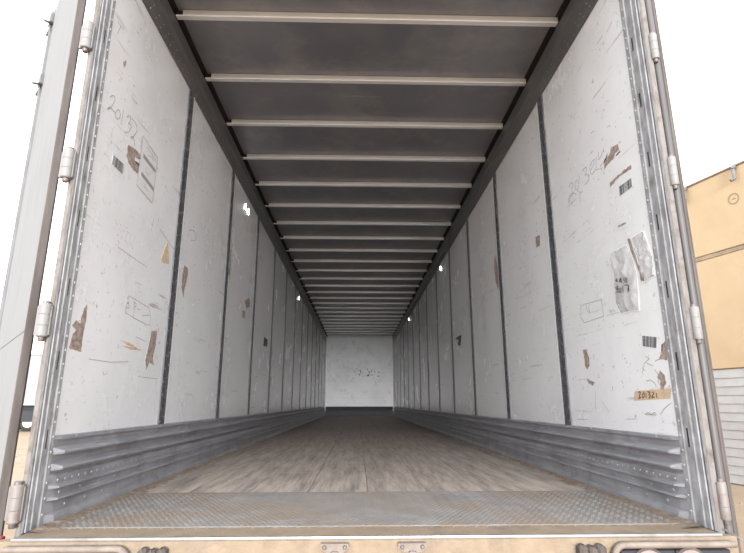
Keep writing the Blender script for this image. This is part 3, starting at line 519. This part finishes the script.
# right door: folded right round against the trailer's outside
d2 = MB().bbox(1.256, 1.280, -.128, 1.12, -.06, 2.88, .004).build('door_2', M['door'], kind='structure')
MB().cyl((1.2455,-.150,-.03),(1.2455,-.150,2.87),.0145,14).build('door_seal', M['greyseal'], d2, smooth=True)
mb = MB(); mb.bbox(1.260, 1.271, -.158, -.128, -.09, 2.88, .003); mb.bbox(1.273, 1.283, -.150, -.120, -.09, 2.88, .003)
mb.build('door_edge', M['rustseal'], d2)
for z in HZ: hinge(d2, 1, z, z < .2, .0165)
# loose strap end at the bottom hinge
MB().add([(1.215,-.18,.012),(1.232,-.18,.002),(1.262,-.20,-.022),(1.262,-.20,-.030),(1.215,-.176,.004),(1.232,-.176,-.006)],[(0,1,5,4),(1,2,3,5)]).build('strap_end', M['nose'], d2)
# left door: swung open but standing off, so its inner face shows
d1 = empty('door_1', (-1.300,-.125,0), 0, kind='structure')
ang = math.atan2(.945, -.752)       # direction from hinge side to free edge
d1.rotation_euler = (0, 0, ang)
# local frame: x runs along the leaf, y = thickness (away from the camera)
for z0, z1 in ((-.06,.70),(.7006,2.88)): MB().bbox(.012, 1.13, -.030, -.004, z0, z1, .003).build('door_panel', M['door'], d1)
mb = MB(); mb.bbox(.006, .016, -.030, .0, -.09, 2.88, .003); mb.bbox(.016,.024,-.034,-.026,-.09,2.88,.002)
mb.build('door_edge', M['rustseal'], d1)
MB().bbox(1.13, 1.144, -.034, 0, -.06, 2.88, .003).build('free_edge', M['rail'], d1)
MB().cyl((1.152,.002,-.05),(1.152,.002,2.87),.010,10).build('lock_rod', M['rail'], d1, smooth=True)
for z in (2.36, 2.80):
    mb = MB(); mb.bbox(1.105, 1.185, -.020, .018, z-.035, z+.035, .006); mb.cyl((1.18,0,z-.015),(1.27,.01,z-.035),.007,8); mb.cyl((1.13,.014,z-.03),(1.06,.05,z-.075),.007,8)
    mb.build('rod_keeper', M['rail'], d1)
hl = empty('hinge_group')
bpy.data.objects.remove(hl)
for z in HZ:
    h = hinge(None, -1, z, z < .2, .0215)
    h.parent = d1; h.matrix_parent_inverse = (Matrix.Translation((-1.300,-.125,0)) @ Matrix.Rotation(ang,4,'Z')).inverted()
MB().bbox(-1.262, -1.236, -.17, -.15, -.055, -.0, .003).build('red_marker', M['red'], None, label='small red marker light low at the left rear corner', category='marker light')

# ================================================================ THINGS ON THE SILL
SY = SILL_Y - .012
def light_box(name, xa, xb, lab, lamps, mirror):
    """guard of bent bar around recessed round lamps"""
    t = empty(name, ((xa+xb)/2, SY, -.02), 0, label=lab, category='tail light')
    cx = (xa+xb)/2; h = (xb-xa)/2
    mb = MB(); r = .0105
    inner = -h if mirror else h; outer = -inner
    pts = [(outer, -.006)]
    sgn = 1 if inner > 0 else -1
    for k in range(7):
        a = math.pi/2*k/6; pts.append((inner - sgn*.035 + sgn*.035*math.sin(a), -.006 - .035 + .035*math.cos(a)))
    pts.append((inner, -.22))
    mb.tube([(p[0], -.022, p[1]) for p in pts], r, 12)
    for p in pts[1:-1]: mb.lathe((p[0],-.022,p[1]-.0), (0,1,0), [(-r,.004),(-r*.7,r*.7),(0,r),(r*.7,r*.7),(r,.004)], 10)
    mb.build('guard_bar', M['guard'], t, smooth=True)
    b = MB(); b.bbox(-h+.02, h-.02, -.022, .0, -.20, -.022, .003); b.box(-.004,.004,-.03,-.02,-.20,-.022)
    b.build('housing', M['under'], t)
    for lx in lamps:
        l = MB(); l.lathe((lx-cx,-.020,-.072), (0,-1,0), [(0,.052),(.010,.052),(.013,.046),(.018,.030),(.020,.008)], 24)
        l.build('lamp_lens', M['lens'], t, smooth=True)
        g = MB(); g.lathe((lx-cx,-.0195,-.072), (0,-1,0), [(0,.060),(.008,.060),(.009,.054)], 24); g.build('grommet', M['rubber'], t, smooth=True)
    return t
light_box('tail_light_unit', -1.19, -.795, 'guarded pair of round lamps under the sill at the left corner', (-1.10,-.915), False)
light_box('tail_light_unit', .80, 1.21, 'guarded pair of round lamps under the sill at the right corner', (.91,1.05), True)
for x, lab in ((-.712,'lumpy black rubber dock bumper left of the sill centre'),(.722,'lumpy black rubber dock bumper right of the sill centre')):
    mb = MB()
    for k in range(3): mb.bbox(x-.045+k*.030, x-.016+k*.030, SY-.045-.004*(k%2), SY, -.16, -.022-.004*(k==1), .008)
    mb.cyl((x,SY-.05,-.08),(x,SY-.035,-.08),.014,8)
    mb.build('dock_bumper', M['rubber'], None, label=lab, category='bumper')
for x, lab in ((-.126,'dusty door latch keeper bolted on the sill, left one'),(.128,'dusty door latch keeper bolted on the sill, right one')):
    t = empty('latch_keeper', (x, SY, -.01), 0, label=lab, category='latch')
    mb = MB(); mb.extrude([(-.045,-.004),(.045,-.004),(.047,-.016),(.030,-.030),(.018,-.032),(.014,-.075),(-.014,-.075),(-.018,-.032),(-.030,-.030),(-.047,-.016)], -.028, .0, lambda p,a:(p[0],a,p[1]), closed=True, caps=True)
    mb.build('keeper_body', M['guard'], t)
    MB().bbox(-.012,.012,-.036,-.028,-.075,-.026,.002).build('cam_slot', M['darksteel'], t)
    for bx in (-.033, .033): MB().rivet((bx,-.028,-.014),(0,-1,0),.008,.006).build('bolt', M['darksteel'], t)

# ================================================================ STICKERS AND POUCHES ON THE WALLS
def lerp2(q, u, v):
    a = [q[0][i]+(q[1][i]-q[0][i])*u for i in (0,1)]; b = [q[3][i]+(q[2][i]-q[3][i])*u for i in (0,1)]
    return (a[0]+(b[0]-a[0])*v, a[1]+(b[1]-a[1])*v)
def barcode(q, side, lab):
    t = empty('barcode_sticker', (side*W, q[0][0], q[3][1]), 0, label=lab, category='sticker')
    off = Vector((-side*W, -q[0][0], -q[3][1]))
    def loc(mb): mb.v = [tuple(Vector(v)+off) for v in mb.v]; return mb
    loc(polys_prism(MB(), [q], side, .0, .0008)).build('backing', M['paper'], t)
    mb = MB(); u = .03
    while u < .95:
        wd = random.choice((.02,.035,.055)); polys_prism(mb, [[lerp2(q,u,.04),lerp2(q,min(.97,u+wd),.04),lerp2(q,min(.97,u+wd),.96),lerp2(q,u,.96)]], side, .0006, .0012); u += wd + random.choice((.012,.02,.035))
    loc(mb).build('bars', M['bar'], t); return t
barcode(MARKS['L_barcode'][0], -1, 'black and white barcode sticker beside the torn brown patch on the left wall')
barcode(MARKS['R_barcode'][0], 1, 'black and white barcode sticker under the brown gouge on the right wall')
barcode(MARKS['R_barcode'][1], 1, 'lower black and white barcode sticker on the right wall above the tan tape')
def rel(t):
    off = -Vector(t.location)
    def loc(mb): mb.v = [tuple(Vector(v)+off) for v in mb.v]; return mb
    return loc
P = MARKS['L_sheet'][0]
t = empty('notice_sheet', (-W, P[0][0], P[3][1]), 0, label='tall white printed notice with two grey bars stuck on the left wall', category='notice'); lc = rel(t)
lc(polys_prism(MB(), [P], -1, 0, .0009)).build('backing', M['paper'], t)
lc(ribbons(MB(), MARKS['L_sheet_bars'], -1, .022, .0007, .0014)).build('print_bar', mat('grey_print', (.30,.30,.30), .6), t)
mb = ribbons(MB(), MARKS['L_sheet_lines'], -1, .003, .0007, .0013); ribbons(mb, [P+[P[0]]], -1, .004, .0007, .0013)
lc(mb).build('print_line', M['outline'], t)
P = MARKS['R_strip'][0]
t = empty('tape_strip', (W, P[0][0], P[3][1]), 0, label='tan tape strip with a hand-written number near the right corner post', category='tape'); lc = rel(t)
lc(polys_prism(MB(), [P], 1, 0, .001)).build('backing', M['tape'], t)
lc(ribbons(MB(), MARKS['R_strip_text'], 1, .0052, .0008, .0014)).build('handwriting', mat('brown_ink', (.12,.08,.06), .6), t)

def pouch(poly, side, name, lab, thick, seed, parts):
    """crinkled clear pouch: a dense pillow over its outline"""
    ys = [p[0] for p in poly]; zs = [p[1] for p in poly]
    t = empty(name, (side*W, sum(ys)/len(ys), min(zs)), 0, label=lab, category='pouch'); lc = rel(t)
    rnd = random.Random(seed); mb = MB()
    cy, cz = sum(ys)/len(ys), sum(zs)/len(zs)
    # resample outline
    R = []
    for (a,b),(c,d) in zip(poly, poly[1:]+poly[:1]):
        n = max(2, int(math.hypot(c-a,d-b)/.010))
        R += [(a+(c-a)*k/n, b+(d-b)*k/n) for k in range(n)]
    n = len(R); rings = 16
    for k in range(rings):
        f = 1 - k/(rings-1)*.97; h = thick*(1-f**3)*.8
        for y, z in R:
            yy_, zz_ = cy+(y-cy)*f, cz+(z-cz)*f; j = 0 if k == 0 else .010*pnoise.noise(Vector((yy_*28+seed, zz_*20, 0))) + .006*abs(pnoise.noise(Vector((yy_*70, zz_*48, seed))))
            mb.v.append((side*(W-.0008-max(0,h+j)), cy+(y-cy)*f, cz+(z-cz)*f))
        if k:
            for j in range(n): mb.f.append(((k-1)*n+j, (k-1)*n+(j+1)%n, k*n+(j+1)%n, k*n+j))
    mb.f.append(tuple(range((rings-1)*n, rings*n)))
    lc(mb).build('plastic_film', M['plastic'], t, smooth=True)
    e = ribbons(MB(), [poly+[poly[0]]], side, .004, .0008, .0022); lc(e).build('sealed_edge', M['bead'], t)
    for nm, m, fn in parts: lc(fn(MB())).build(nm, M[m], t)
    return t
pouch(MARKS['pouch1'][0], 1, 'document_pouch', 'bulging clear plastic pouch with folded papers and a dark printed number', .022, 3,
    [('folded_paper','paper', lambda mb: polys_prism(mb, MARKS['pouch1_paper'], 1, .001, .006)),
     ('printed_number','blackm', lambda mb: ribbons(mb, MARKS['pouch1_text'], 1, .0042, .0225, .0235))])
pouch(MARKS['pouch2'][0], 1, 'document_pouch', 'flat empty clear plastic pouch with a rusty left edge beside the corner post', .008, 4,
    [('rust_edge','torn', lambda mb: polys_prism(mb, MARKS['pouch2_strip'], 1, .0008, .004))])

# interior lamps: small oval lenses just under the roof rails
for y, z, s, lab in ((2.811,2.352,-1,'nearest small oval lit lamp of the close pair high on the left wall'),(2.953,2.352,-1,'farther small oval lit lamp of the close pair high on the left wall'),
                     (7.639,2.385,-1,'single small lit lamp deep inside, high on the left wall'),(5.446,2.42,1,'nearer small lit lamp high on the right wall'),(10.47,2.44,1,'far small lit lamp deep inside on the right wall')):
    t = empty('marker_lamp', (s*W, y, z), 0, label=lab, category='lamp')
    r = .9
    mb = MB(); n = 16
    for h, q in ((0,1.0),(.006,1.0),(.010,.8),(.012,.4)):
        mb.v += [(-s*h, math.cos(2*math.pi*k/n)*.016*q, math.sin(2*math.pi*k/n)*.036*q) for k in range(n)]
    mb.f += [(i*n+k, i*n+(k+1)%n, (i+1)*n+(k+1)%n, (i+1)*n+k) for i in range(3) for k in range(n)] + [tuple(range(3*n,4*n))]
    mb.build('lamp_lens', M['lamp_on'], t, smooth=True)
    mb = MB()
    for h, q in ((0,1.18),(.004,1.15),(.004,1.0)):
        mb.v += [(-s*h, math.cos(2*math.pi*k/n)*.016*q, math.sin(2*math.pi*k/n)*.036*q) for k in range(n)]
    mb.f += [(i*n+k, i*n+(k+1)%n, (i+1)*n+(k+1)%n, (i+1)*n+k) for i in range(2) for k in range(n)]
    mb.build('bezel', M['rail'], t)

# ================================================================ OUTSIDE
mb = MB(); N_ = 60; S = 4.0
for j in range(N_+1):
    for i in range(N_+1):
        x = (i-N_/2)*S; y = (j-N_/2)*S+20
        near = abs(x) < 3 and -2 < y < 18
        mb.v.append((x, y, GZ + (0 if near else random.uniform(-.03,.03))))
mb.f = [(j*(N_+1)+i, j*(N_+1)+i+1, (j+1)*(N_+1)+i+1, (j+1)*(N_+1)+i) for j in range(N_) for i in range(N_)]
g = mb.build('ground', M['ground'], None, smooth=True, kind='structure')
mb = MB(); 
for k in range(700):
    if k % 2: x, y = random.uniform(2.2, 9), random.uniform(0, 9)
    else: x, y = random.uniform(-16,-2), random.uniform(0,25)
    r = random.uniform(.012,.05)
    if x > 7.0: continue
    vs_ = [(x+math.cos(a)*r*random.uniform(.7,1.2), y+math.sin(a)*r*random.uniform(.7,1.2), GZ-.03+r*.3) for a in (0,1.2,2.4,3.7,5)] + [(x,y,GZ-.02+r*1.3)]
    mb.add(vs_, [(k2,(k2+1)%5,5) for k2 in range(5)])
mb.build('gravel', M['stone'], g, kind='stuff')

# ochre building to the right: local x runs along its wall (away), local +y towards the trailer
bdir = math.radians(90+16)
bt = empty('industrial_building', (7.755, 9.23, GZ), bdir, label='ochre rendered building with white siding below standing right of the trailer', category='building')
zt, zl, zs = 5.44-GZ, 3.68-GZ, 1.145-GZ
MB().bbox(-16, 22, -8, -.03, .0, zt-.05, .01).build('wall', M['stucco'], bt)
MB().bbox(-16, 22, -.03, .05, zl, zt-.02, .01).build('upper_wall', M['stucco'], bt)
MB().bbox(-16, 22, -.03, .02, zs, zl-.10, .01).build('lower_wall', M['stucco'], bt)
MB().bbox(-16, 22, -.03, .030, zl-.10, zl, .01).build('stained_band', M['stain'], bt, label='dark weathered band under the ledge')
MB().bbox(-16.05, 22.05, -.12, .075, zt-.05, zt, .01).build('coping', mat('dark_coping', (.17,.12,.085), .7), bt)
nb = 13; bh = (zs-.02)/nb
bm_ = MB(); bm_.extrude([(0,0),(.022,0),(.022,.012),(.006,bh-.012),(.006,bh),(0,bh)], -16, 22, lambda p,a:(a,p[0]-.02,p[1]), closed=True, caps=True)
BM = bm_.mesh('siding_board', M['siding'])
for k in range(nb): link('siding_board', BM, bt, (0,0,.0+k*bh))
for lx in (-1.34, -.12):
    mb = MB(); mb.cyl((lx,.06,zt-.02),(lx,.13,zt-.12),.045,8); mb.cyl((lx,.13,zt-.12),(lx,.13,zt-.34),.035,8); mb.cyl((lx,.13,zt-.34),(lx+.04,.20,zt-.38),.035,8)
    mb.build('gutter_spout', M['rail'], bt)
# faint round wall plate with an arrow
mb = MB()
for k in range(20):
    a, b = 2*math.pi*k/20, 2*math.pi*(k+1)/20
    vs_ = [(-1.19+math.cos(t_)*r_, y_, zt-.73+math.sin(t_)*r_) for t_ in (a,b) for r_ in (.10,.125) for y_ in (.049,.056)]
    mb.add(vs_, [(0,2,6,4),(1,5,7,3),(2,3,7,6),(0,4,5,1)])
mb.bbox(-1.24,-1.15,.049,.056,zt-.74,zt-.72,.002)
mb.build('wall_emblem', mat('faded_brown_paint', (.24,.165,.10), .8), bt)

# parked trailer on the far left
pt = empty('parked_trailer', (-22.6, 30, GZ), math.radians(4), label='white box trailer parked across the yard at the far left', category='trailer')
MB().bbox(-9, 9, 0, 2.5, 1.60, 4.50, .03).build('body', M['trailer_white'], pt)
MB().bbox(-9.02, 9.02, -.04, 2.54, 1.50, 1.62, .02).build('bottom_rail', M['rivet'], pt)
MB().bbox(-9.02, 9.02, -.03, 2.53, 4.50, 4.62, .02).build('top_rail', M['scuff'], pt)
mb = MB()
for k in range(14): mb.box(-8.4+k*1.25, -8.36+k*1.25, -.012, 0, 1.62, 4.50)
mb.build('panel_joint', M['scuff'], pt)
MB().bbox(-8.8, 8.8, .5, 2.0, 1.0, 1.50, .02).build('chassis', M['under'], pt)
def wheel(x, y):
    a = MB(); a.lathe((x,y,.52),(0,1,0),[(-.14,.36),(-.14,.46),(-.11,.51),(.11,.51),(.14,.46),(.14,.36)],24); w_ = a.build('wheel', M['tyre'], pt, smooth=True)
    a = MB(); a.lathe((x,y,.52),(0,1,0),[(-.15,.10),(-.15,.30),(-.12,.34),(.12,.34)],20); a.build('rim', M['hub'], w_, smooth=True)
for x in (1.6, 2.85, 6.4, 7.6):
    for y in (.3, 2.2): wheel(x, y)
MB().bbox(1.0, 3.5, .06, .12, .55, 1.2, .01).build('mud_skirt', M['under'], pt)

# repeated things share a group
GROUPS = {'tail_light_unit':'guarded round lamp pairs under the sill', 'dock_bumper':'rubber dock bumpers on the sill', 'latch_keeper':'door latch keepers on the sill',
          'barcode_sticker':'barcode stickers on the walls', 'document_pouch':'clear document pouches on the right wall', 'marker_lamp':'small lit lamps high on the walls'}
for o in bpy.data.objects:
    if o.parent is None and o.name.split('.')[0] in GROUPS: o['group'] = GROUPS[o.name.split('.')[0]]
